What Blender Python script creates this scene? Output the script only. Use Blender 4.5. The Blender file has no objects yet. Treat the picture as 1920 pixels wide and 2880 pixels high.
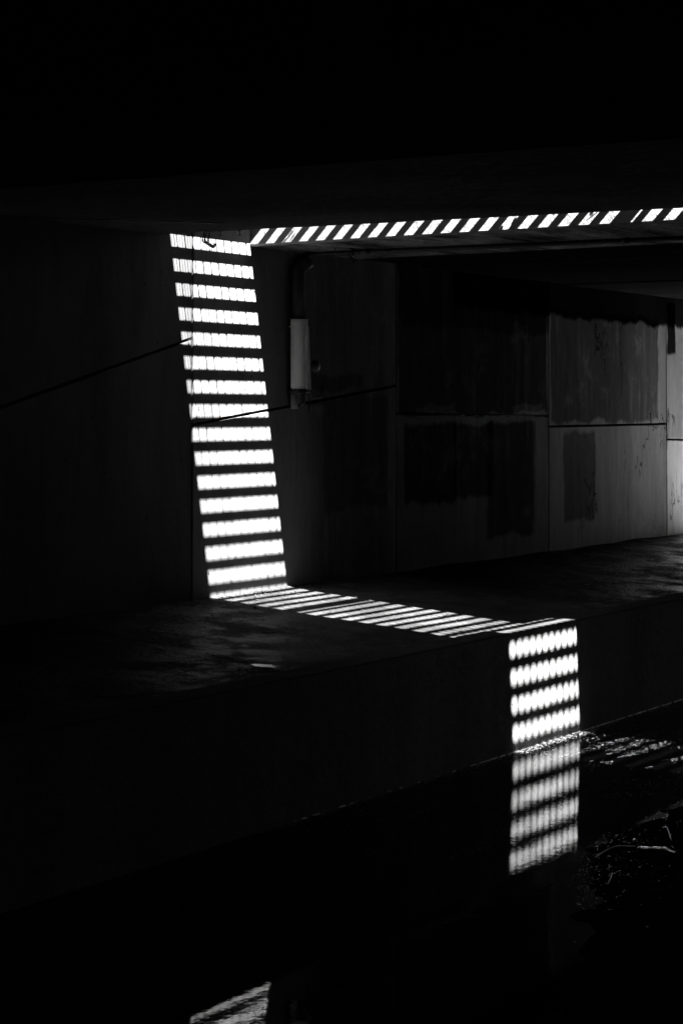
import bpy, bmesh, math, random
from mathutils import Vector, Matrix, noise
R = math.radians
SC = bpy.context.scene
COL = SC.collection

# ------------------------------------------------------------------ camera
CZ = 2.64017                                   # eye height above the water (water is z = 0)
CY = -9.76704
cam_d = bpy.data.cameras.new('camera')
cam = bpy.data.objects.new('camera', cam_d); COL.objects.link(cam); SC.camera = cam
cam_d.sensor_fit = 'AUTO'; cam_d.sensor_width = 36
cam_d.lens = 5066.28 / 2880 * 36
cam_d.shift_y = -(1440 - 997.25) / 2880
cam_d.clip_start = 0.05; cam_d.clip_end = 500
rt = Vector((0.5706727, -0.82117713, 0.00088635)); up = Vector((-0.02607765, -0.01704369, 0.99951462)); vw = Vector((0.82076344, 0.57041882, 0.03114074))
M = Matrix((rt, up, -vw)).transposed().to_4x4(); M.translation = Vector((0, CY, CZ))
cam.matrix_world = M
SC.render.resolution_x = 682; SC.render.resolution_y = 1024

# ------------------------------------------------------------------ light
SUN = Vector((0.18336, 0.8891, -1.0)).normalized()      # the way the sunlight travels
elev = math.asin(-SUN.z)
sun_d = bpy.data.lights.new('sun', 'SUN'); sun_d.energy = 5.0; sun_d.angle = R(0.5); sun_d.color = (1, 1, 1)
sun = bpy.data.objects.new('sun', sun_d); COL.objects.link(sun)
sun.rotation_euler = SUN.to_track_quat('-Z', 'Y').to_euler(); sun.location = (5, -12, 14)
W = bpy.data.worlds.new('World'); SC.world = W; W.use_nodes = True
nt = W.node_tree; nt.nodes.clear()
sk = nt.nodes.new('ShaderNodeTexSky'); sk.sky_type = 'NISHITA'; sk.sun_disc = False
sk.altitude = 2500; sk.air_density = .5; sk.dust_density = 0; sk.sun_elevation = elev; sk.sun_rotation = math.atan2(-SUN.x, -SUN.y)
bw = nt.nodes.new('ShaderNodeRGBToBW')                   # the photograph is black and white
bg = nt.nodes.new('ShaderNodeBackground'); bg.inputs['Strength'].default_value = 0.05
wo = nt.nodes.new('ShaderNodeOutputWorld')
nt.links.new(sk.outputs[0], bw.inputs[0]); nt.links.new(bw.outputs[0], bg.inputs[0]); nt.links.new(bg.outputs[0], wo.inputs[0])
SC.view_settings.view_transform = 'Standard'; SC.view_settings.look = 'None'
SC.view_settings.exposure = 3.5; SC.view_settings.gamma = 1.0
cy = SC.cycles
cy.use_denoising = True
try: cy.denoiser = 'OPENIMAGEDENOISE'
except Exception: pass
cy.max_bounces = 6; cy.diffuse_bounces = 3; cy.glossy_bounces = 3; cy.transmission_bounces = 4
cy.sample_clamp_indirect = 1.0
cy.caustics_reflective = False; cy.caustics_refractive = False

# ------------------------------------------------------------------ materials
class NT:
    def __init__(s, name):
        s.m = bpy.data.materials.new(name); s.m.use_nodes = True
        s.t = s.m.node_tree; s.b = s.t.nodes['Principled BSDF']
        s.tc = s.t.nodes.new('ShaderNodeTexCoord').outputs['Object']
    def n(s, typ, **kw):
        x = s.t.nodes.new(typ)
        for k, v in kw.items(): setattr(x, k, v)
        return x
    def l(s, a, b): s.t.links.new(a, b)
    def val(s, v, sock):
        if isinstance(v, (int, float)): sock.default_value = v
        else: s.l(v, sock)
    def math(s, op, a, b=0.0, c=None, clamp=False):
        x = s.n('ShaderNodeMath', operation=op); x.use_clamp = clamp
        s.val(a, x.inputs[0]); s.val(b, x.inputs[1])
        if c is not None: s.val(c, x.inputs[2])
        return x.outputs[0]
    def noise(s, scale, detail=4, rough=.55, stretch=(1, 1, 1), vec=None, dist=0.0):
        mp = s.n('ShaderNodeMapping'); mp.inputs['Scale'].default_value = stretch
        s.l(vec or s.tc, mp.inputs['Vector'])
        x = s.n('ShaderNodeTexNoise'); x.inputs['Scale'].default_value = scale
        x.inputs['Detail'].default_value = detail; x.inputs['Roughness'].default_value = rough
        x.inputs['Distortion'].default_value = dist
        s.l(mp.outputs[0], x.inputs['Vector']); return x.outputs['Fac']
    def ramp(s, f, lo, hi, a=0.0, b=1.0):
        x = s.n('ShaderNodeMapRange', interpolation_type='SMOOTHSTEP')
        s.val(f, x.inputs[0])
        for i, v in enumerate((lo, hi, a, b)): x.inputs[i + 1].default_value = v
        return x.outputs[0]
    def bump(s, h, dist, strength=1.0, prev=None):
        x = s.n('ShaderNodeBump'); x.inputs['Distance'].default_value = dist; x.inputs['Strength'].default_value = strength
        s.val(h, x.inputs['Height'])
        if prev is not None: s.l(prev, x.inputs['Normal'])
        return x.outputs[0]
    def color(s, v): s.l(v, s.b.inputs['Base Color'])

def concrete(name, base, var=.35, rough=.9, bump=.004, pits=True, scale=1.0, streak=(1, 1, .25), spec=0.0):
    k = NT(name)
    a = k.noise(1.3 * scale, 5, .6, streak); b = k.noise(14 * scale, 4, .6)
    v = k.math('MULTIPLY_ADD', k.math('SUBTRACT', a, .5), 2 * var, 1)
    v = k.math('MULTIPLY', v, k.math('MULTIPLY_ADD', k.math('SUBTRACT', b, .5), var, 1))
    v = k.math('MULTIPLY', v, base, clamp=True)
    if pits:
        p = k.noise(38 * scale, 2, .5)
        v = k.math('MULTIPLY', v, k.ramp(p, .27, .33, .35, 1))
    k.color(v); k.b.inputs['Roughness'].default_value = rough
    k.b.inputs['Specular IOR Level'].default_value = spec
    n1 = k.bump(k.noise(60 * scale, 3, .6), bump)
    k.l(k.bump(k.noise(6 * scale, 3), bump * 3, 1, n1), k.b.inputs['Normal'])
    return k.m

def wall_material():
    k = NT('wall_concrete')
    sep = k.n('ShaderNodeSeparateXYZ'); k.l(k.tc, sep.inputs[0])
    # edges of the painted patches wander a little, the way a roller leaves them
    wx = k.math('MULTIPLY', k.math('SUBTRACT', k.noise(2.1, 4, .6), .5), .14)
    wz = k.math('MULTIPLY', k.math('SUBTRACT', k.noise(2.7, 4, .6, (1.0, 1, .4)), .5), .30)
    X = k.math('ADD', sep.outputs[0], wx); Z = k.math('ADD', sep.outputs[2], wz)
    def rect(x0, x1, z0, z1, e=.02, ez=.03):
        m = k.math('MULTIPLY', k.ramp(X, x0 - e, x0 + e), k.ramp(X, x1 - e, x1 + e, 1, 0))
        m = k.math('MULTIPLY', m, k.ramp(Z, z0 - ez, z0 + ez))
        return k.math('MULTIPLY', m, k.ramp(Z, z1 - ez, z1 + ez, 1, 0))
    X0_, Z0_ = X, Z
    col = k.math('MULTIPLY_ADD', k.math('SUBTRACT', k.noise(.9, 5, .6, (1, 1, .22)), .5), .24, .175)
    col = k.math('MULTIPLY', col, k.math('MULTIPLY_ADD', k.math('SUBTRACT', k.noise(11, 4, .6, (1, 1, .5)), .5), .35, 1.0))
    # uneven coverage of the roller: streaks and thin places
    cover = k.math('MULTIPLY', k.ramp(k.noise(7, 4, .65, (1, 1, .12)), .26, .50, .72, 1), k.ramp(k.noise(1.6, 5, .7), .30, .48, .55, 1))
    # rain runs under the joints
    run = k.noise(6, 5, .7, (1, 1, .09), dist=.8)
    col = k.math('MULTIPLY', col, k.ramp(run, .30, .56, .78, 1))
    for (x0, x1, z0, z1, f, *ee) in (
            (-20, 11.834, .5, 5, .55), (-20, 8.67, .5, 5, .5), (13.55, 14.98, .5, 5, .45, .3), (15.0, 18.16, .5, 5, .85), (18.16, 30, .5, 5, 1.1), (21.33, 30, .5, 2.24, 2.2), (21.33, 30, 2.24, 5, 1.25),  # panel tones: falloff beside the sun bars and right-end glow painted in
            (15.03, 18.12, 2.60, 4.3, .22), (15.35, 16.15, 2.60, 2.70, 2.6, .01, .015), (17.35, 18.0, 2.59, 2.70, 2.4, .01, .015), (15.14, 16.15, 1.70, 2.51, .2), (16.1, 16.9, 1.74, 2.50, .22), (16.78, 17.84, 1.28, 2.50, .26, .05),
            (13.75, 14.84, 1.70, 2.78, .6), (13.55, 14.4, 2.84, 2.98, .5),
            (18.22, 21.08, 2.52, 3.80, .32), (18.53, 19.31, 1.36, 2.40, .42),
            (16.1, 22.7, 3.72, 4.6, .03), (21.36, 21.62, 3.40, 4.0, .04), (15.02, 18.2, 3.50, 4.5, .45)):
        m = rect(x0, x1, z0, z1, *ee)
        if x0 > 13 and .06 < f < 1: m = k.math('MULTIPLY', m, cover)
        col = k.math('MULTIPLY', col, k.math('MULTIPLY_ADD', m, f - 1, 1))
    # cracks: thin contour lines of a stretched noise, only where a second noise allows them
    cr = k.math('ABSOLUTE', k.math('SUBTRACT', k.noise(.8, 6, .62, (1, 1, .35)), .5))
    cm = k.math('MULTIPLY', k.math('MULTIPLY', k.ramp(cr, .0015, .005, 1, 0), k.ramp(k.noise(.7, 2, .5), .46, .54)), k.ramp(sep.outputs[0], 18.6, 19.4))
    pit = k.ramp(k.noise(30, 2, .5, (1, 1, .55)), .24, .29, 1, 0)
    spots = k.math('MAXIMUM', cm, pit)
    col = k.math('MULTIPLY', col, k.math('MULTIPLY_ADD', spots, -.75, 1))
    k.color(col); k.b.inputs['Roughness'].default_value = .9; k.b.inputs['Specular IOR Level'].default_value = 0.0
    n1 = k.bump(k.math('MULTIPLY', spots, -1), .006)
    n2 = k.bump(k.noise(70, 3, .6), .0022, 1, n1)
    k.l(k.bump(k.noise(3.0, 4, .5, (1, 1, .4)), .02, 1, n2), k.b.inputs['Normal'])
    return k.m

def ledge_material():
    k = NT('ledge_paving')
    mp = k.n('ShaderNodeMapping'); mp.inputs['Rotation'].default_value = (0, 0, R(90)); k.l(k.tc, mp.inputs[0])
    br = k.n('ShaderNodeTexBrick'); k.l(mp.outputs[0], br.inputs['Vector'])
    br.inputs['Scale'].default_value = 5.5; br.inputs['Mortar Size'].default_value = .035; br.inputs['Mortar Smooth'].default_value = .6
    br.inputs['Color1'].default_value = (1, 1, 1, 1); br.inputs['Color2'].default_value = (.8, .8, .8, 1); br.inputs['Mortar'].default_value = (.45, .45, .45, 1)
    g = k.n('ShaderNodeRGBToBW'); k.l(br.outputs[0], g.inputs[0])
    dirt = k.ramp(k.noise(1.6, 5, .6), .40, .60)
    col = k.math('MULTIPLY', k.math('MULTIPLY_ADD', g.outputs[0], .085, .02), k.math('MULTIPLY_ADD', dirt, .5, .6))
    col = k.math('MULTIPLY', col, k.math('MULTIPLY_ADD', k.noise(26, 4, .6), .8, .6))
    # shade painted in: paving darkened far up the tunnel
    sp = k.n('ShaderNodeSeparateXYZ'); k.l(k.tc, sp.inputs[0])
    shade_far = k.ramp(k.math('ADD', sp.outputs[0], k.math('MULTIPLY', k.noise(1.2, 4), 1.2)), 14.9, 15.7, 1, .10)
    col = k.math('MULTIPLY', col, shade_far)
    col = k.math('MULTIPLY', col, k.ramp(k.math('ADD', sp.outputs[0], k.math('MULTIPLY', k.noise(.9, 4), 1.6)), 10.6, 11.9, .32, 1))  # shade painted in left of the sun bars
    # unseen path past the deck edge, made near-white to bounce sun onto the wall
    out = k.ramp(sp.outputs[0], 22.1, 22.5, 0, 1)
    col = k.math('MULTIPLY_ADD', out, .80, col)
    k.color(col)
    k.l(k.ramp(k.noise(2.2, 4, .6), .42, .6, .5, .9), k.b.inputs['Roughness']); k.b.inputs['Specular IOR Level'].default_value = .02
    n1 = k.bump(k.math('MULTIPLY', g.outputs[0], dirt), .007)
    n2 = k.bump(k.noise(40, 4, .6), .006, 1, n1)
    k.l(k.bump(k.noise(5, 4, .6), .03, 1, n2), k.b.inputs['Normal'])
    return k.m

def water_material():
    k = NT('canal_water'); b = k.b
    b.inputs['Base Color'].default_value = (.0006, .0006, .0006, 1); b.inputs['Roughness'].default_value = .012
    b.inputs['IOR'].default_value = 1.33; b.inputs['Specular IOR Level'].default_value = .5
    # smooth mirror with small ripples; livelier near the foreground
    sp = k.n('ShaderNodeSeparateXYZ'); k.l(k.tc, sp.inputs[0])
    r1 = k.noise(3.2, 3, .5, (1, 1.0, 1), dist=.4)
    r2 = k.noise(24, 3, .55)
    near = k.ramp(sp.outputs[0], 6.2, 8.5, .45, 1.0)
    n1 = k.bump(k.math('MULTIPLY', r1, near), .0008)
    k.l(k.bump(k.math('MULTIPLY', r2, near), .00026, 1, n1), b.inputs['Normal'])
    return k.m

def plain(name, v, rough=.6, metal=0, spec=.4, bump=0, bs=40, var=.2):
    k = NT(name)
    a = k.noise(bs * .4, 4, .6)
    k.color(k.math('MULTIPLY', k.math('MULTIPLY_ADD', k.math('SUBTRACT', a, .5), 2 * var, 1), v, clamp=True))
    k.b.inputs['Roughness'].default_value = rough; k.b.inputs['Metallic'].default_value = metal
    k.b.inputs['Specular IOR Level'].default_value = spec
    if bump: k.l(k.bump(k.noise(bs, 3), bump), k.b.inputs['Normal'])
    return k.m

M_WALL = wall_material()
M_LEDGE = ledge_material()
M_WATER = water_material()
M_CURB = concrete('kerb_concrete', .085, .4, bump=.004)
M_QUAY = concrete('quay_concrete', .23, .5, bump=.008, streak=(1, 1, .2))
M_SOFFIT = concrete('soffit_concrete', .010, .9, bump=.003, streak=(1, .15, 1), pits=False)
M_SOFFIT_LIT = concrete('soffit_concrete_lit', .075, 1.0, bump=.008, streak=(.7, .35, 1), pits=False)  # paler copy for the girder by the slot, faint slot light painted in
M_SOFFIT2 = concrete('girder_concrete', .13, 2.4, bump=.006, scale=1.6, streak=(.5, 2.6, 1), pits=False)  # paler, streaked copy: rippled light under the beam painted as tone
M_FASCIA = concrete('fascia_concrete', .30, .35, bump=.006, scale=1.6, streak=(1, .12, 1))
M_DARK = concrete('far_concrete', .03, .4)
M_STEEL = plain('galvanised_steel', .10, .6, .2, .4)
M_BLACK = plain('black_painted_iron', .012, .5, 0, .35, .002)
M_PVC = plain('pale_plastic', .62, .55, 0, .3, .001, 30, .22)
M_BOARD = plain('weathered_board', .45, .8, 0, .2, .003, 60, .3)
M_CABLE = plain('black_rubber', .010, .45, 0, .4)
M_SCUM = plain('dry_foam', .45, .8, 0, .2, 0, 9, .1)
M_LEAF = plain('dry_leaf', .10, .8, 0, .2)
M_ADDED_SILT = concrete('added_black_silt', .012, .5, bump=.006)
M_MUD = concrete('canal_mud', .03, .4)
M_WET = plain('wet_stone', .05, .18, 0, .9, .004, 90); M_WET.node_tree.nodes['Principled BSDF'].inputs['IOR'].default_value = 2.2
M_FILM = plain('wet_foam_lip', .85, .42, .9, .9, .006, 120)

def bottle_material():
    m = plain('clouded_bottle_plastic', .85, .07, 1, .8)
    return m
M_BOTTLE = bottle_material()
M_POOL = plain('muddy_puddle', .02, .34, 0, .5, .002, 30)

# ------------------------------------------------------------------ mesh helpers
def new_obj(name, bm, mat, parent=None, smooth=False, bevel=0.0):
    me = bpy.data.meshes.new(name); bm.normal_update()
    bm.to_mesh(me); bm.free(); me.materials.append(mat)
    if smooth:
        for p in me.polygons: p.use_smooth = True
    o = bpy.data.objects.new(name, me); COL.objects.link(o)
    if parent: o.parent = parent
    if bevel:
        b = o.modifiers.new('bevel', 'BEVEL'); b.width = bevel; b.segments = 2; b.limit_method = 'ANGLE'
    return o
def tag(o, label=None, cat=None, group=None, kind=None):
    if label: o['label'] = label
    if cat: o['category'] = cat
    if group: o['group'] = group
    if kind: o['kind'] = kind
    return o
def empty(name, loc, label, cat, group=None):
    o = bpy.data.objects.new(name, None); COL.objects.link(o); o.location = loc; o.empty_display_size = .1
    return tag(o, label, cat, group)
def box(bm, x0, x1, y0, y1, z0, z1, sh=None):
    """a box; sh(x, y) adds to z (used for slopes)"""
    vs = []
    for z in (z0, z1):
        for x, y in ((x0, y0), (x1, y0), (x1, y1), (x0, y1)):
            vs.append(bm.verts.new((x, y, z + (sh(x, y) if sh else 0))))
    for f in ((3, 2, 1, 0), (4, 5, 6, 7), (0, 1, 5, 4), (1, 2, 6, 5), (2, 3, 7, 6), (3, 0, 4, 7)):
        bm.faces.new([vs[i] for i in f])
    return vs
def tube(bm, pts, r, seg=10, caps=True):
    pts = [Vector(p) for p in pts]; rings = []; pv = None
    rr = r if isinstance(r, (list, tuple)) else [r] * len(pts)
    for i, p in enumerate(pts):
        d = (pts[min(i + 1, len(pts) - 1)] - pts[max(i - 1, 0)]).normalized()
        a = pv if pv is not None else (Vector((0, 0, 1)) if abs(d.z) < .9 else Vector((1, 0, 0)))
        u = (a - d * a.dot(d)).normalized(); v = d.cross(u); pv = u
        rings.append([bm.verts.new(p + (u * math.cos(2 * math.pi * k / seg) + v * math.sin(2 * math.pi * k / seg)) * rr[i]) for k in range(seg)])
    for a, b in zip(rings, rings[1:]):
        for k in range(seg): bm.faces.new((a[k], a[(k + 1) % seg], b[(k + 1) % seg], b[k]))
    if caps: bm.faces.new(rings[0][::-1]); bm.faces.new(rings[-1])
def curve_pts(ctrl, n=8):
    c = [Vector(p) for p in ctrl]; c = [c[0]] + c + [c[-1]]; out = []
    for i in range(1, len(c) - 2):
        for k in range(n):
            t = k / n; p0, p1, p2, p3 = c[i - 1:i + 3]
            out.append(.5 * ((2 * p1) + (p2 - p0) * t + (2 * p0 - 5 * p1 + 4 * p2 - p3) * t * t + (3 * p1 - p0 - 3 * p2 + p3) * t ** 3))
    out.append(c[-2]); return out

# ------------------------------------------------------------------ sizes measured from the photograph
ZREF = CZ + 1.74                               # the plane of the steel grating
XL, XR = 11.461, 12.621                        # its openings
XN = 11.398                                    # edge of the near deck
ZC = CZ + 1.462; ZF = CZ + 1.460               # soffits at the wall
NSL, FSL = .01637, .00575
CONDUIT = [(9.62, .0), (9.80, -.15), (10.04, -.416), (10.34, -.81), (10.52, -.99), (10.67, -1.15), (10.74, -1.22)]
LEDGE_Z, LSL = CZ - 1.6, .0705
CURB_Z, YE, YI, KQ = CZ - 1.70157, -2.919, -2.695, .063
P, Y0 = .18145, -2.64273
J0, JW = 11.834, 3.1657
OPEN0, OPEN1 = 21.97, 25.0                     # the open gap between the two bridges, past the frame
YFAR = -14.0                                   # opposite wall

# ------------------------------------------------------------------ water and ledge
bm = bmesh.new()
v = [bm.verts.new(p) for p in ((-16, YE + .4, 0), (-16, -9.3, 0), (46, -9.3, 0), (46, YE + .4, 0))]
bm.faces.new(v)
tag(new_obj('water', bm, M_WATER), 'still black canal water mirroring the sunlit bars', kind='structure')
bm = bmesh.new()
v = [bm.verts.new(p) for p in ((-16, .3, -.6), (-16, -14, -.6), (46, -14, -.6), (46, .3, -.6))]
bm.faces.new(v)
tag(new_obj('canal_bed', bm, M_MUD), kind='structure')

def quay_y(z): return YE + KQ * (CURB_Z - z)
bm = bmesh.new()                                # towpath: gently falling, uneven
nx, ny = 320, 36
rows = []
for i in range(nx + 1):
    x = -16 + 62 * (i / nx)
    if 6 < x < 26: pass
    r = []
    for j in range(ny + 1):
        y = .02 + (YI - .03 - .02) * j / ny
        z = LEDGE_Z + LSL * y + .006 * noise.noise((x * 1.3, y * 1.3, 0)) + .012 * noise.noise((x * .4, y * .5, 3))
        if y > -.25: z += (.25 + y) * .12 * max(0, noise.noise((x * 1.1, 2.2, 0)) + .25) * (1 if x > 13 else .2)
        r.append(bm.verts.new((x, y, z)))
    rows.append(r)
for a, b in zip(rows, rows[1:]):
    for j in range(ny): bm.faces.new((a[j], b[j], b[j + 1], a[j + 1]))
for f in bm.faces:
    if f.normal.z < 0: f.normal_flip()
bm.normal_update()
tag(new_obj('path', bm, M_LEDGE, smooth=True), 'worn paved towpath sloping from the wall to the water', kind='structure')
# kerb stones along the edge, each a separate block of the quay
quay = empty('quay_wall', (0, YE, 0), 'low concrete quay wall with a raised kerb along the towpath edge', 'quay wall')
q = bmesh.new()
prof = [(YI, LEDGE_Z + LSL * YI - .12), (YI, CURB_Z - .004), (YI - .006, CURB_Z), (YE + .014, CURB_Z), (YE + .004, CURB_Z - .004), (YE, CURB_Z - .014),
        (quay_y(.5), .5), (quay_y(0), 0), (quay_y(-.6), -.6)]
xs = [-16 + i * .5 for i in range(44)] + [6 + i * .05 for i in range(int(18 / .05))] + [24 + i * .5 for i in range(45)]
rings = []
for x in xs:
    ring = []
    for (y, z) in prof:
        e = .004 * noise.noise((x * 3, z * 3, 1)) + .004 * noise.noise((x * 9, z * 9, 4)) + (.016 * max(0, noise.noise((x * 2.3, 8, 0)) - .22) if CURB_Z - .03 < z and y < -2.8 else 0)
        ring.append(q.verts.new((x, y + e, z + (.4 * e if z > .8 else 0))))
    rings.append(ring)
for a, b in zip(rings, rings[1:]):
    for j in range(len(prof) - 1):
        f_ = q.faces.new((a[j], a[j + 1], b[j + 1], b[j])); f_.material_index = 1 if j < 5 else 0
q.normal_update()
o = new_obj('quay_face', q, M_QUAY, quay, smooth=False); o.location = (0, -YE, 0); o.data.materials.append(M_CURB)
# opposite bank, behind the photographer
bm = bmesh.new(); box(bm, -16, 46, -14.3, -9.2, -.6, 1.0)
tag(new_obj('opposite_path', bm, M_LEDGE), kind='structure')

# ------------------------------------------------------------------ wall of cast panels
wall = empty('tunnel_wall', (0, 0, LEDGE_Z), 'long concrete tunnel wall of tall panels with open joints and painted-over patches', 'wall')
WTOP = CZ + 2.1
def panel(x0, x1, za0, za1, zb0, zb1, seed):
    """a cast panel, its lower edge from (x0, za0) to (x1, za1), upper edge from (x0, zb0) to (x1, zb1); joint edges chipped"""
    rnd = random.Random(seed); bm = bmesh.new()
    g = .0085
    n = 64; pts = []
    def jit(i, amp=.005): return 0 if i in (0, n) else amp * (noise.noise((i * .35, seed * 7.3, 0)) + .9 * max(0, noise.noise((i * .9, seed * 3.1, 5)) - .25))
    for i in range(n + 1):
        t = i / n; pts.append((x0 + g + (x1 - x0 - 2 * g) * t, za0 + (za1 - za0) * t + abs(jit(i))))
    top = []
    for i in range(n + 1):
        t = i / n; top.append((x0 + g + (x1 - x0 - 2 * g) * t, zb0 + (zb1 - zb0) * t - abs(jit(i + 100))))
    for a, b in (((pts), (top)),):
        ch = .006
        fr = [[bm.verts.new((x, -.0 + 0, z)) for x, z in line] for line in (pts, top)]
        inn = [[bm.verts.new((x + (ch if i == 0 else -ch if i == n else 0), -.006, z + dz)) for i, (x, z) in enumerate(line)] for line, dz in ((pts, ch), (top, -ch))]
        bk = [[bm.verts.new((x, .22, z)) for x, z in line] for line in (pts, top)]
        for i in range(n):
            bm.faces.new((inn[0][i], inn[0][i + 1], inn[1][i + 1], inn[1][i]))
            bm.faces.new((fr[0][i], fr[0][i + 1], inn[0][i + 1], inn[0][i]))
            bm.faces.new((inn[1][i], inn[1][i + 1], fr[1][i + 1], fr[1][i]))
            bm.faces.new((bk[0][i], bk[0][i + 1], fr[0][i + 1], fr[0][i]))
            bm.faces.new((fr[1][i], fr[1][i + 1], bk[1][i + 1], bk[1][i]))
        for i in (0, n):
            bm.faces.new((fr[0][i], fr[1][i], inn[1][i], inn[0][i]))
            bm.faces.new((bk[0][i], bk[1][i], fr[1][i], fr[0][i]))
    bmesh.ops.recalc_face_normals(bm, faces=bm.faces)
    return bm
joints = {-7: (2.3, 2.5), -1: (2.42, 3.249), 0: (2.519, 2.888), 1: (2.613, 2.580), 2: (2.461, 2.476), 3: (2.276, 2.215)}
rz = random.Random(5)
for k in range(-9, 11):
    x0 = J0 + JW * k; x1 = x0 + JW
    za, zb = joints.get(k, (2.3 + rz.uniform(-.1, .1), 2.35 + rz.uniform(-.1, .1)))
    gj = .011
    for part, (a0, a1, b0, b1) in enumerate(((LEDGE_Z - .3, LEDGE_Z - .3, za - gj, zb - gj), (za + gj, zb + gj, WTOP, WTOP))):
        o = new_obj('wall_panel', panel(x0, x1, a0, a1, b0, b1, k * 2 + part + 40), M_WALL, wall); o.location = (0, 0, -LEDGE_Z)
bm = bmesh.new(); box(bm, -16, 46, .12, .5, LEDGE_Z - .6, WTOP)
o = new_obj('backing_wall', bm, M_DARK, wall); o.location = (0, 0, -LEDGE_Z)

bm = bmesh.new(); box(bm, -16, 46, YFAR - .3, YFAR, .5, WTOP)
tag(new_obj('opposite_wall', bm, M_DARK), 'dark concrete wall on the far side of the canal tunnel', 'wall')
bm = bmesh.new(); box(bm, -16.3, -16, YFAR - .3, .6, -.6, WTOP)  # end walls added out of view to keep daylight out
tag(new_obj('end_blocker', bm, M_DARK), 'unseen dark wall added to keep light out of the near end', 'wall')
bm = bmesh.new(); box(bm, 46, 46.3, YFAR - .3, .6, -.6, WTOP)
tag(new_obj('end_blocker', bm, M_DARK), 'unseen dark wall added to keep light out of the distant end', 'wall')

# ------------------------------------------------------------------ bridge decks of side-by-side girders
def deck(name, x_edges, zb, sl, label, mats, z_top=.60, jit=.0, skew=None):
    root = empty(name, (x_edges[0], 0, zb), label, 'bridge deck')
    for i, (a, b) in enumerate(zip(x_edges, x_edges[1:])):
        bm = bmesh.new(); ch = .018; dz = jit * ((i * 7) % 3 - 1)
        g = .006
        # girder with chamfered bottom arrises, broken along its length so that the arris wanders
        ys = [.06 + (YFAR - .06 - .1) * t / 60 for t in range(61)]; rr = []
        for y in ys:
            e = .003 * noise.noise((a, y * 2.2, 0)); e2 = .003 * noise.noise((b, y * 2.2, 9)); z = zb + sl * y + dz
            b_ = b if (skew is None or i < len(x_edges) - 2) else skew(y)
            bt_ = .085 if (i == 0 and a > 12 and a < 13) else 0
            rr.append([bm.verts.new(p) for p in ((a + g + bt_ + (e if i else 0), y, z + z_top), (a + g + (e if i else 0), y, z + ch), (a + g + ch, y, z + e), (b_ - g - ch, y, z + e2), (b_ - g + (e2 if i < len(x_edges) - 2 else 0), y, z + ch), (b_ - g, y, z + z_top))])
        for r1, r2 in zip(rr, rr[1:]):
            for j in range(5):
                f_ = bm.faces.new((r1[j], r1[j + 1], r2[j + 1], r2[j])); f_.material_index = 1 if j in (2, 3) else 0
            bm.faces.new((r1[5], r1[0], r2[0], r2[5]))
        bmesh.ops.recalc_face_normals(bm, faces=bm.faces)
        mt = mats(i, len(x_edges) - 1); o = new_obj('girder', bm, mt, root); o.location = -root.location; o.data.materials.append(M_SOFFIT2 if mt is M_FASCIA else mt)
    bm = bmesh.new(); yy = [.5, .06, -1, -2, -3, -4, -5, -5.8, -8, YFAR - .3]; rg = []
    for y in yy:
        xe = (skew(min(y, 0)) if skew else x_edges[-1]) - .02
        rg.append([bm.verts.new((x, y, z + sl * y)) for x, z in ((x_edges[0] + .02, zb + .55), (xe, zb + .55), (xe, zb + .85), (x_edges[0] + .02, zb + .85))])
    for r1, r2 in zip(rg, rg[1:]):
        for j in range(4): bm.faces.new((r1[j], r1[(j + 1) % 4], r2[(j + 1) % 4], r2[j]))
    bm.faces.new(rg[0]); bm.faces.new(rg[-1][::-1]); bmesh.ops.recalc_face_normals(bm, faces=bm.faces)
    pass
    o = new_obj('deck_slab', bm, M_DARK, root); o.location = -root.location
    return root
near_edges = [XN - .006 - 3.1 * k for k in range(9, 0, -1)] + [XN + .006]
near_edges = [max(-16.2, e) for e in near_edges]
near_edges = sorted(set(round(e, 4) for e in near_edges))
deck('bridge_deck', near_edges, ZC, NSL, 'dark concrete bridge deck over the near part of the canal tunnel', lambda i, n: M_SOFFIT_LIT if i == n - 1 else M_SOFFIT)
far_edges = [XR - .006, XR + .93, XR + 1.72] + [XR + 1.72 + 1.05 * k for k in range(1, 8)]
far_edges = [e for e in far_edges if e < 20.3] + [OPEN0]
deck('bridge_deck', far_edges, ZF, FSL, 'concrete bridge deck beyond the slot, its pale fascia striped by sun', lambda i, n: M_FASCIA if i == 0 else (M_SOFFIT2 if i == 1 else M_SOFFIT), jit=.004, skew=lambda y: max(20.75, 21.93 + .206 * y))  # unseen deck end skewed to let sun reach the path by the wall
deck('bridge_deck', [OPEN1 + 1.2 * k for k in range(18)], ZF, FSL, 'concrete bridge deck past the open gap at the distant end', lambda i, n: M_SOFFIT)

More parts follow.
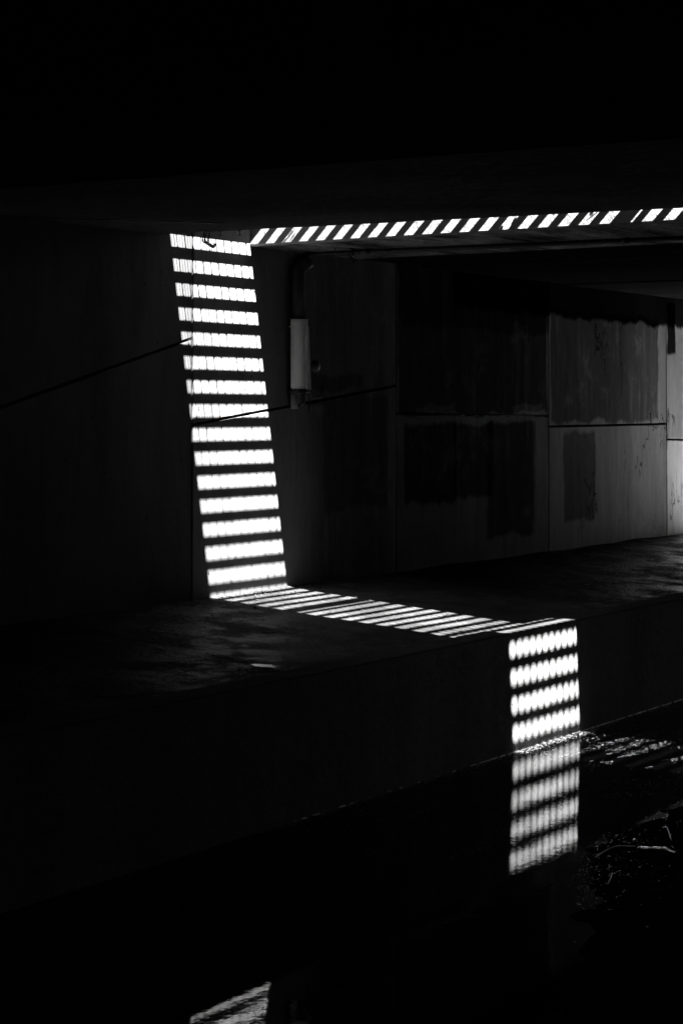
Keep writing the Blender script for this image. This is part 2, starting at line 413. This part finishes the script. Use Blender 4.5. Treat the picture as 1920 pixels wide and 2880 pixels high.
# ------------------------------------------------------------------ steel grating over the slot
def grating(y_a, y_b, rows, label):
    """plate with rows of small openings: y_a > y_b; rows = list of (centre y, width)"""
    bm = bmesh.new(); t = .010; x0, x1 = XN - .03, XR + .03
    cur = y_a
    for c, w in rows:
        box(bm, x0, x1, c + w / 2, cur, ZREF - t / 2, ZREF + t / 2); cur = c - w / 2
        # cross ribs between the openings of a row: every third one is heavy
        rr_ = random.Random(int(c * 1000)); far = c < -5.3
        x = XL; k = 0; n = 33; pitch = (XR - XL) / n
        while k <= n - 3:
            wd = ((.0150 if far else .0085) if k % 3 == 0 else .0038) * rr_.uniform(.6, 1.45)
            xa = XL + pitch * k
            if w > .05:
                box(bm, xa - wd / 2, xa + wd / 2, c - w / 2 - .002, c + w / 2 + .002, ZREF - t / 2 + .001, ZREF + t / 2 - .001)
                # rounded corners of each opening
                if k % 3 == 0:
                    for s in (-1, 1):
                        for e in (-1, 1):
                            p = [bm.verts.new((xa + s * wd / 2 * .9, c + e * (w / 2 + .001), ZREF)), bm.verts.new((xa + s * (wd / 2 + (.030 if far else rr_.uniform(.008, .026))), c + e * (w / 2 + .001), ZREF)), bm.verts.new((xa + s * wd / 2 * .9, c + e * (w / 2 - (.026 if far else rr_.uniform(.006, .02))), ZREF))]
                            bm.faces.new(p)
            k += 1
        box(bm, x0, XL, c - w / 2 - .002, c + w / 2 + .002, ZREF - t / 2 + .001, ZREF + t / 2 - .001)
    box(bm, x0, x1, y_b, cur, ZREF - t / 2, ZREF + t / 2)
    o = new_obj('steel_grating', bm, M_STEEL)
    o.location = (0, 0, 0)
    tag(o, label, 'grating', 'steel gratings covering the slot')
def yrow(n): return Y0 - P * n
WOP = .101
def rowset(a, b): return [(yrow(n), WOP) for n in range(a, b)]
grating(.02, yrow(6.48), rowset(-13, 7), 'steel floor grating over the slot, nearest the striped wall')
grating(yrow(6.48) - .001, yrow(31.0), [(yrow(7.27), .026)] + rowset(8, 31), 'middle steel floor grating over the slot, above the towpath kerb')
grating(yrow(31.0) - .001, yrow(55.0), [(yrow(31.3), .026)] + rowset(32, 55), 'steel floor grating over the slot, above open water')
bm = bmesh.new(); box(bm, XN - .03, XR + .03, YFAR, yrow(55.0) - .001, ZREF - .005, ZREF + .005)
tag(new_obj('cover_plate', bm, M_STEEL), 'plain steel cover plate at the end of the slot gratings', 'cover plate')

# unseen screens added on both decks to cut skylight through the slot
for x0, lab in ((XN - .62, 'unseen solid screen added on the near deck to cut skylight'), (XR + .12, 'unseen solid screen added on the far deck to cut skylight')):
    bm = bmesh.new(); box(bm, x0, x0 + .2, YFAR - .3, .45, ZC + .6, ZC + 2.0)
    tag(new_obj('sky_screen', bm, M_DARK, bevel=.015), lab, 'sky_screen')

# crumbs of pale mortar caught in the middle joint
rnd = random.Random(9); bm = bmesh.new()
for _ in range(90):
    x = rnd.choice((rnd.uniform(15.9, 18.1), rnd.uniform(16.9, 17.9), rnd.uniform(17.55, 17.85))); w = rnd.uniform(.008, .035); zj = 2.613 - (x - 15.0) / 3.17 * .033
    box(bm, x, x + w, .004, .05, zj - rnd.uniform(.004, .012), zj - .003 + rnd.uniform(-.003, .006))
tag(new_obj('mortar_crumbs', bm, M_SCUM), 'pale crumbs of mortar caught in the level joint of the painted panel', kind='stuff')

# litter lying on the grating, along the fascia side
rnd = random.Random(11); bm = bmesh.new()
for (n, m) in ((-11.2, 5), (-6.4, 4), (-4.6, 4), (-2.3, 7), (.6, 4), (1.7, 4), (2.7, 6), (4.8, 3)):
    yc = yrow(n)
    for _ in range(m):
        x = XR - rnd.uniform(.0, .085); y = yc + rnd.gauss(0, .035); z = ZREF + .008 + rnd.uniform(0, .01)
        L = rnd.uniform(.015, .06); w = rnd.uniform(.002, .010); a = rnd.uniform(0, math.pi)
        d = Vector((math.cos(a), math.sin(a), rnd.uniform(-.05, .05))); s = Vector((-d.y, d.x, rnd.uniform(-.3, .3)))
        c = Vector((x, y, z))
        vs = [bm.verts.new(c + d * L * u + s * w * q) for u, q in ((-.5, 0), (-.2, 1), (.25, .9), (.5, 0), (.2, -1), (-.25, -.8))]
        bm.faces.new(vs)
o = new_obj('leaf_litter', bm, M_LEAF)
tag(o, 'dry leaves and twigs caught on the slot grating', kind='stuff')

# ------------------------------------------------------------------ downpipe and what hangs by it
PX = 13.24
dp = empty('downpipe', (PX, 0, ZC), 'black downpipe with a pale sleeve running down the wall beside the sunlit bars', 'pipe')
def part(name, bm, mat, root, **kw):
    o = new_obj(name, bm, mat, root, **kw); o.location = -root.location; return o
PY = -.085
bm = bmesh.new(); tube(bm, [(PX, PY, 3.46), (PX, PY, 3.93)] + [(PX + .02 * t, PY - .01 * t * t, 3.93 + .03 * t) for t in (1, 2, 3)], .072, 20)
part('upper_pipe', bm, M_BLACK, dp, smooth=True)
bm = bmesh.new(); n = 20                                    # split sleeve, open on the right
for k in range(22): pass
prof = [(math.cos(a), math.sin(a)) for a in [math.pi * (.92 + 1.0 * k / 16) for k in range(17)]]
rg = []
for zi in range(15):
    z = 2.835 + (3.472 - 2.835) * zi / 14
    rg.append([bm.verts.new((PX + c * .088 + (.004 * noise.noise((z * 9, k, 0)) if k > 13 else 0), PY + s * .088, z + (.006 * noise.noise((k * .6, zi, 2)) if zi == 0 else 0))) for k, (c, s) in enumerate(prof)])
for a, b in zip(rg, rg[1:]):
    for k in range(16): bm.faces.new((a[k], a[k + 1], b[k + 1], b[k]))
o = part('sleeve', bm, M_PVC, dp, smooth=True)
sm = o.modifiers.new('thick', 'SOLIDIFY'); sm.thickness = .006
bm = bmesh.new(); tube(bm, [(PX, PY, 2.70), (PX, PY, 3.462)], .070, 20); part('inner_pipe', bm, M_BLACK, dp, smooth=True)
bm = bmesh.new(); tube(bm, [(PX, PY, 3.40), (PX, PY, 3.408)], .0915, 24); part('clamp_band', bm, M_PVC, dp, smooth=True)
bm = bmesh.new(); tube(bm, [(PX, PY, 2.785), (PX, PY, 2.832)], [.092, .098], 20); part('collar', bm, M_BLACK, dp, smooth=True)
bm = bmesh.new(); tube(bm, [(PX - .055, PY, 2.655), (PX - .055, PY, 2.785)], .034, 16); part('stub_pipe', bm, plain('grey_stub', .16, .6), dp, smooth=True)
bm = bmesh.new(); box(bm, PX - .012, PX + .075, PY - .035, PY + .03, 2.68, 2.783); part('junction_box', bm, M_BLACK, dp, bevel=.006)

bm = bmesh.new()                                            # the board leaning off the sleeve
vs = []
for t in range(13):
    u = t / 12; z = 3.40 - u * (3.40 - 2.828); x = PX + .078 + u * .055; y = PY - .055 + .02 * u; w = .009 + .007 * u
    e = .0012 * noise.noise((t, 0, 0))
    vs.append([bm.verts.new(p) for p in ((x - w + e, y, z), (x + w + e, y - .004, z), (x + w, y + .014, z), (x - w, y + .014, z))])
for a, b in zip(vs, vs[1:]):
    for k in range(4): bm.faces.new((a[k], a[(k + 1) % 4], b[(k + 1) % 4], b[k]))
bm.faces.new(vs[0][::-1]); bm.faces.new(vs[-1])
tag(new_obj('wooden_slat', bm, M_BOARD), 'narrow pale slat leaning away from the pale sleeve of the downpipe', 'slat')

cab = empty('loose_cable', (PX + .15, -.05, 2.8), 'two thin black cables looping out from under the downpipe collar', 'cable')
bm = bmesh.new(); tube(bm, curve_pts([(PX + .09, PY, 2.82), (PX + .20, PY, 2.815), (PX + .28, -.05, 2.775), (PX + .36, -.05, 2.765), (PX + .44, -.03, 2.80), (PX + .50, -.01, 2.86)]), .006, 8)
part('cable_strand', bm, M_CABLE, cab, smooth=True)
bm = bmesh.new(); tube(bm, curve_pts([(PX + .15, PY, 2.815), (PX + .22, -.05, 2.79), (PX + .26, -.03, 2.72), (PX + .275, -.015, 2.66), (PX + .27, .01, 2.58)]), .006, 8)
part('cable_strand', bm, M_CABLE, cab, smooth=True)
bm = bmesh.new()                                            # small round wall cap
tube(bm, [(13.60, .02, 3.05), (13.60, -.02, 3.05), (13.60, -.045, 3.05), (13.60, -.058, 3.05)], [.055, .055, .042, .02], 20)
tag(new_obj('wall_cap', bm, plain('grey_cap', .12, .35), smooth=True), 'small round grey cap fixed to the wall right of the downpipe', 'wall cap')

# ------------------------------------------------------------------ pipe hung under the far deck
pr = empty('hanging_pipe', (13.3, 0, ZF), 'long dark pipe hung under the soffit beside the striped fascia', 'pipe')
zp = ZF - .030
pts = [(13.20, -.06, zp - .30), (13.21, -.06, zp - .09), (13.24, -.08, zp - .03), (13.30, -.16, zp)]
pts += [(13.36 + .074 * t, -.3 - t * 1.0, zp + FSL * (-.3 - t)) for t in [i * .5 for i in range(0, 27)]]
bm = bmesh.new(); tube(bm, pts, .021, 12); part('pipe_run', bm, M_BLACK, pr, smooth=True)
for t in (.42, 2.9, 5.2):
    y = -.3 - t; x = 13.36 + .074 * t; z = zp + FSL * y
    bm = bmesh.new(); tube(bm, [(x - .0022, y + .03, z), (x + .0022, y - .03, z)], .028, 14); part('coupling', bm, M_BLACK if t > 1 else M_SOFFIT2, pr, smooth=True)

def bolt(x, y, zs, label, grp):
    bm = bmesh.new(); tube(bm, [(x, y, zs + .01), (x, y, zs - .042)], .0045, 8)
    box(bm, x - .013, x + .013, y - .013, y + .013, zs - .009, zs - .001); box(bm, x - .011, x + .011, y - .011, y + .011, zs - .046, zs - .037)
    tag(new_obj('hanger_bolt', bm, M_BLACK), label, 'bolt', grp)
def bundle(x, y, zs, label, ends, seed):
    r0 = random.Random(seed)
    root = empty('cable_bundle', (x, y, zs), label, 'cable bundle')
    bm = bmesh.new(); box(bm, x - .075, x + .075, y - .01, y + .01, zs - .013, zs - .004); part('hanger_rail', bm, M_BLACK, root)
    for k in range(6):
        ox = (k - 2.5) * .015 + r0.uniform(-.004, .004)
        pts = [(x + ox, y, zs + .0), (x + ox + r0.uniform(-.03, .02), y, zs - .04), (x + ox * .8 + r0.uniform(-.03, .01), y + .01, zs - .085)]
        pts += [tuple(Vector(p) + Vector((r0.uniform(-.012, .012), r0.uniform(-.008, .008), r0.uniform(-.008, .012)))) for p in ends]
        bm = bmesh.new(); tube(bm, curve_pts(pts, 6), .0048, 7); part('cable_strand', bm, M_CABLE, root, smooth=True)
    return root
bm = bmesh.new()
zc_ = lambda y: ZC + NSL * y - .014
tube(bm, [(X_, Y_, zc_(Y_)) for X_, Y_ in CONDUIT], .007, 8)
tag(new_obj('thin_conduit', bm, M_PVC, smooth=True), 'thin pale conduit fixed under the near deck, left of the slot', 'conduit')
def at_soffit(sl, z0, y): return z0 + sl * y
for i, (x, y) in enumerate(((11.225, -.46), (11.345, -.70), (11.385, -.86))):
    bolt(x, y, at_soffit(NSL, ZC, y), ['short threaded bolt under the near deck, left of the cable bundle', 'short threaded bolt under the near deck, touching the cable bundle', 'short threaded bolt under the near deck, right of the cable bundle'][i], 'bolts hanging from the soffits')
for i, (x, y) in enumerate(((13.205, -.52), (13.33, -.80), (13.37, -.95))):
    bolt(x, y, at_soffit(FSL, ZF, y), ['short threaded bolt under the far deck, left of the hanging cables', 'short threaded bolt under the far deck, touching the hanging cables', 'short threaded bolt under the far deck, right of the hanging cables'][i], 'bolts hanging from the soffits')
bundle(11.29, -.60, at_soffit(NSL, ZC, -.6), 'tangle of black cables drooping from the near deck over the top sunlit bar', [(11.33, -.58, ZC - .115), (11.42, -.56, ZC - .13), (11.50, -.52, ZC - .10)], 3)
bundle(13.27, -.67, at_soffit(FSL, ZF, -.67), 'tangle of black cables drooping from the soffit behind the fascia', [(13.28, -.68, ZF - .115), (13.24, -.69, ZF - .14)], 8)

# ------------------------------------------------------------------ rubbish and scum on the water
rnd = random.Random(3)
bm = bmesh.new()
def flake(x, y, z, s, el=1.8, ang=None):
    a = rnd.uniform(-.5, .5) if ang is None else ang
    k = rnd.choice((5, 6, 7)); rr = [rnd.uniform(.6, 1.15) for _ in range(k)]
    th = rnd.gauss(-.96, .12); cu, su = math.cos(th), math.sin(th); top = []
    for i in range(k):
        u = math.cos(2 * math.pi * i / k + a) * s * rr[i] * el; w_ = math.sin(2 * math.pi * i / k + a) * s * rr[i]
        top.append(bm.verts.new((x + u * cu - w_ * su, y + u * su + w_ * cu, z)))
    bm.faces.new(top)
# flakes: drift in thin streaks on the open water
for _ in range(70000):
    x = rnd.uniform(9.0, 16.0); y = rnd.uniform(-6.4, -2.85)
    d = noise.noise((x * .8 + y * .9, y * 3.2, 0)) + .5 * noise.noise((x * 3, y * 9, 4))
    if d < .10 or rnd.random() < .55: continue
    flake(x, y, .002 + rnd.uniform(0, .002), rnd.choice((.0008, .001, .0013, .0018, .0026)), rnd.uniform(2, 5))
for _ in range(3500):                                        # denser by the quay
    x = rnd.uniform(9.0, 24.0); y = quay_y(0) - .006 - abs(rnd.gauss(0, .03))
    flake(x, y, .003, rnd.choice((.002, .003, .004, .005)), 1.5)
for _ in range(1500):
    x = rnd.uniform(11, 15); y = quay_y(0) - .01 - abs(rnd.gauss(0, .12))
    flake(x, y, .003, rnd.choice((.002, .003, .004)), 1.6)
o = new_obj('floating_scum', bm, M_SCUM)
tag(o, 'pale specks of foam and litter drifting on the black water', kind='stuff')
# wet lip where the water meets the quay
bm = bmesh.new(); x = 9.4
while x < 24:
    L = rnd.uniform(.02, .10) * (1 if x < 11.5 else 3.5)
    n_ = max(2, int(L / .02)); pts = [(x + L * t / n_, quay_y(0) - .003 + .002 * noise.noise(((x + L * t / n_) * 7, 0, 0)), .001) for t in range(n_ + 1)]
    tube(bm, pts, [.0015] + [.0034 + .005 * max(0, noise.noise((p[0] * 13, 1, 0)) + .25) for p in pts[1:-1]] + [.0012], 7)
    x += L + rnd.uniform(.01, .05) * (5 if x < 11.5 else 1)
tag(new_obj('waterline', bm, M_FILM, smooth=True), kind='structure')

# low silt bank under the debris, added also to hide the wall reflection
EDGE = [(4.5, -7.6), (6.0, -6.9), (6.9, -6.05), (8.37, -5.46), (9.15, -5.08), (9.58, -4.86), (10.1, -4.72), (11.0, -4.66), (11.6, -4.70), (12.3, -5.1), (13.2, -6.2), (14, -8)]
def edge_y(x):
    for (xa, ya), (xb, yb) in zip(EDGE, EDGE[1:]):
        if xa <= x <= xb: return ya + (yb - ya) * (x - xa) / (xb - xa)
    return -12
def bank_z(x, y):
    d = edge_y(x) - y + .14 * noise.noise((x * 3, y * 3, 0)) + .07 * noise.noise((x * 9, y * 9, 2))
    h = -.03 + .10 * max(0, min(1, (d + .1) / .45)) if d > -.1 else -.03
    return h + .010 * noise.noise((x * 14, y * 14, 1)) + .014 * noise.noise((x * 5, y * 5, 6))
bm = bmesh.new(); NX, NY = 300, 150; g_ = []
for i in range(NX + 1):
    x = 4.5 + 9.5 * i / NX
    g_.append([bm.verts.new((x, -9.25 + 4.95 * j / NY, bank_z(x, -9.25 + 4.95 * j / NY))) for j in range(NY + 1)])
for a, b in zip(g_, g_[1:]):
    for j in range(NY): bm.faces.new((a[j], b[j], b[j + 1], a[j + 1]))
tag(new_obj('added_bank', bm, M_ADDED_SILT, smooth=True), 'low bank of black silt added at the right to hide the wall reflection', kind='structure')
# bright wet chips and seeds caught on the silt
bm = bmesh.new()
for _ in range(420):
    x = rnd.gauss(9.6, .55) if _ % 2 else rnd.uniform(8.6, 11.5); y = edge_y(x) - abs(rnd.gauss(0, .28)) + .05; z = max(.0, bank_z(x, y)) + .006
    L = rnd.choice((.004, .006, .008, .013)); a = rnd.uniform(0, 6.28); c = Vector((x, y, z)); d = Vector((math.cos(a), math.sin(a), rnd.uniform(-.3, .5))) * L; q_ = Vector((-math.sin(a), math.cos(a), rnd.uniform(-.8, .8))) * L * .3
    bm.faces.new([bm.verts.new(c + p) for p in (d, q_, -d, -q_)])
tag(new_obj('wet_chips', bm, M_FILM), 'shiny wet chips and seeds scattered on the black silt', kind='stuff')

# floating plastic bottle, right edge
br = empty('plastic_bottle', (9.70, -5.30, .02), 'dull plastic bottle lying on its side on the black silt at the right edge', 'bottle')
ax = Vector((.50, -.86, 0)).normalized(); side = Vector((ax.y, -ax.x, 0)); c0 = Vector((9.61, -5.17, .085))
def bt(t, r=0): return c0 + ax * t
prof = [(0, .012), (.003, .030), (.010, .036), (.03, .036), (.034, .033), (.05, .036), (.054, .033), (.075, .036), (.12, .0355), (.124, .033), (.14, .036), (.165, .034), (.19, .026), (.205, .015), (.225, .013)]
bm = bmesh.new(); tube(bm, [bt(t) for t, r in prof], [r for t, r in prof], 28); part('bottle_body', bm, M_BOTTLE, br, smooth=True)
bm = bmesh.new(); tube(bm, [bt(.225), bt(.243)], .016, 18); part('bottle_cap', bm, plain('bottle_cap_plastic', .5, .4), br, smooth=True)
# bent plastic lid beside it
bm = bmesh.new(); c = Vector((9.79, -5.03, .085))
P4 = [c + Vector(p) for p in ((-.05, .02, .015), (.02, -.035, .03), (.05, -.055, -.004), (-.02, .0, -.006))]
f = bm.faces.new([bm.verts.new(p) for p in P4]); bmesh.ops.subdivide_edges(bm, edges=bm.edges[:], cuts=3, use_grid_fill=True)
for vtx in bm.verts: vtx.co.z += .006 * noise.noise(vtx.co * 30)
o = new_obj('bent_tray', bm, M_BOTTLE, smooth=True); s_ = o.modifiers.new('thick', 'SOLIDIFY'); s_.thickness = .002
tag(o, 'bent plastic tray lying on the silt just beyond the bottle', 'tray')
# wet twigs
for i, (a, b, c, lab) in enumerate((((9.58, -4.92, .03), (9.66, -5.0, .085), (9.78, -5.08, .075), 'wet curved twig at the silt edge left of the bent tray'),
                       ((10.3, -5.02, .08), (10.18, -5.10, .11), (10.02, -5.20, .08), 'wet twig lying beyond the bottle'),
                       ((9.25, -5.16, .02), (9.19, -5.22, .06), (9.08, -5.25, .03), 'short wet twig at the silt edge far left of the bottle'))):
    bm = bmesh.new(); tube(bm, curve_pts([a, b, c], 6), .0035, 7)
    tag(new_obj('wet_twig', bm, M_FILM, smooth=True), lab, 'twig', 'twigs on the silt at the right')

# grit and leaf scraps on the towpath, thicker along the foot of the wall
rnd = random.Random(21); bm = bmesh.new()
def path_z(x, y): return LEDGE_Z + LSL * y + .006 * noise.noise((x * 1.3, y * 1.3, 0)) + .012 * noise.noise((x * .4, y * .5, 3))
for i in range(5200):
    x = rnd.uniform(8.6, 20.5); y = -abs(rnd.gauss(0, .14)) if i % 3 == 0 else rnd.uniform(-2.66, -.02)
    r = rnd.choice((.003, .004, .005, .007, .011)) * (1.2 if i % 3 == 0 else .9); z = path_z(x, y) + r * .3
    t = [bm.verts.new((x + r * rnd.uniform(.6, 1.2) * math.cos(a), y + r * rnd.uniform(.6, 1.2) * math.sin(a), z + dz * r)) for a, dz in ((0, 0), (1.6, .1), (3.1, 0), (4.7, .1))]
    p = bm.verts.new((x, y, z + r * .8))
    for j in range(4): bm.faces.new((t[j], t[(j + 1) % 4], p))
tag(new_obj('grit', bm, M_CURB), 'grit and small stones strewn on the towpath', kind='stuff')
bm = bmesh.new()
for i in range(170):
    x = rnd.uniform(9, 20); y = -abs(rnd.gauss(0, .25)) - .02 if i % 2 else rnd.uniform(-2.6, -.1); z = path_z(x, y) + .010
    L = rnd.uniform(.025, .06); w = L * rnd.uniform(.2, .4); a = rnd.uniform(0, 6.28)
    d = Vector((math.cos(a), math.sin(a), rnd.uniform(-.1, .25))); q_ = Vector((-d.y, d.x, rnd.uniform(-.3, .3))); c = Vector((x, y, z))
    bm.faces.new([bm.verts.new(c + d * L * u + q_ * w * v) for u, v in ((-.5, 0), (-.2, 1), (.2, .9), (.5, .1), (.2, -.9), (-.2, -1))])
tag(new_obj('fallen_leaves', bm, M_LEAF), 'dry fallen leaves gathered along the towpath', kind='stuff')

# shallow puddles on the towpath
for (x, y, rx, ry, lab) in ((9.60, -2.50, .085, .045, 'shallow puddle on the dark towpath, nearer the kerb'), (9.88, -2.25, .05, .10, 'thin shallow puddle on the dark towpath, farther from the kerb')):
    bm = bmesh.new(); n = 28
    vs = [bm.verts.new((x + rx * math.cos(2 * math.pi * k / n) * (1 + .9 * noise.noise((k * .5, x, 0))), y + ry * math.sin(2 * math.pi * k / n) * (1 + .9 * noise.noise((k * .5, x, 5))), LEDGE_Z + LSL * y + .014)) for k in range(n)]
    bm.faces.new(vs); tag(new_obj('puddle', bm, M_POOL), lab, kind='structure')
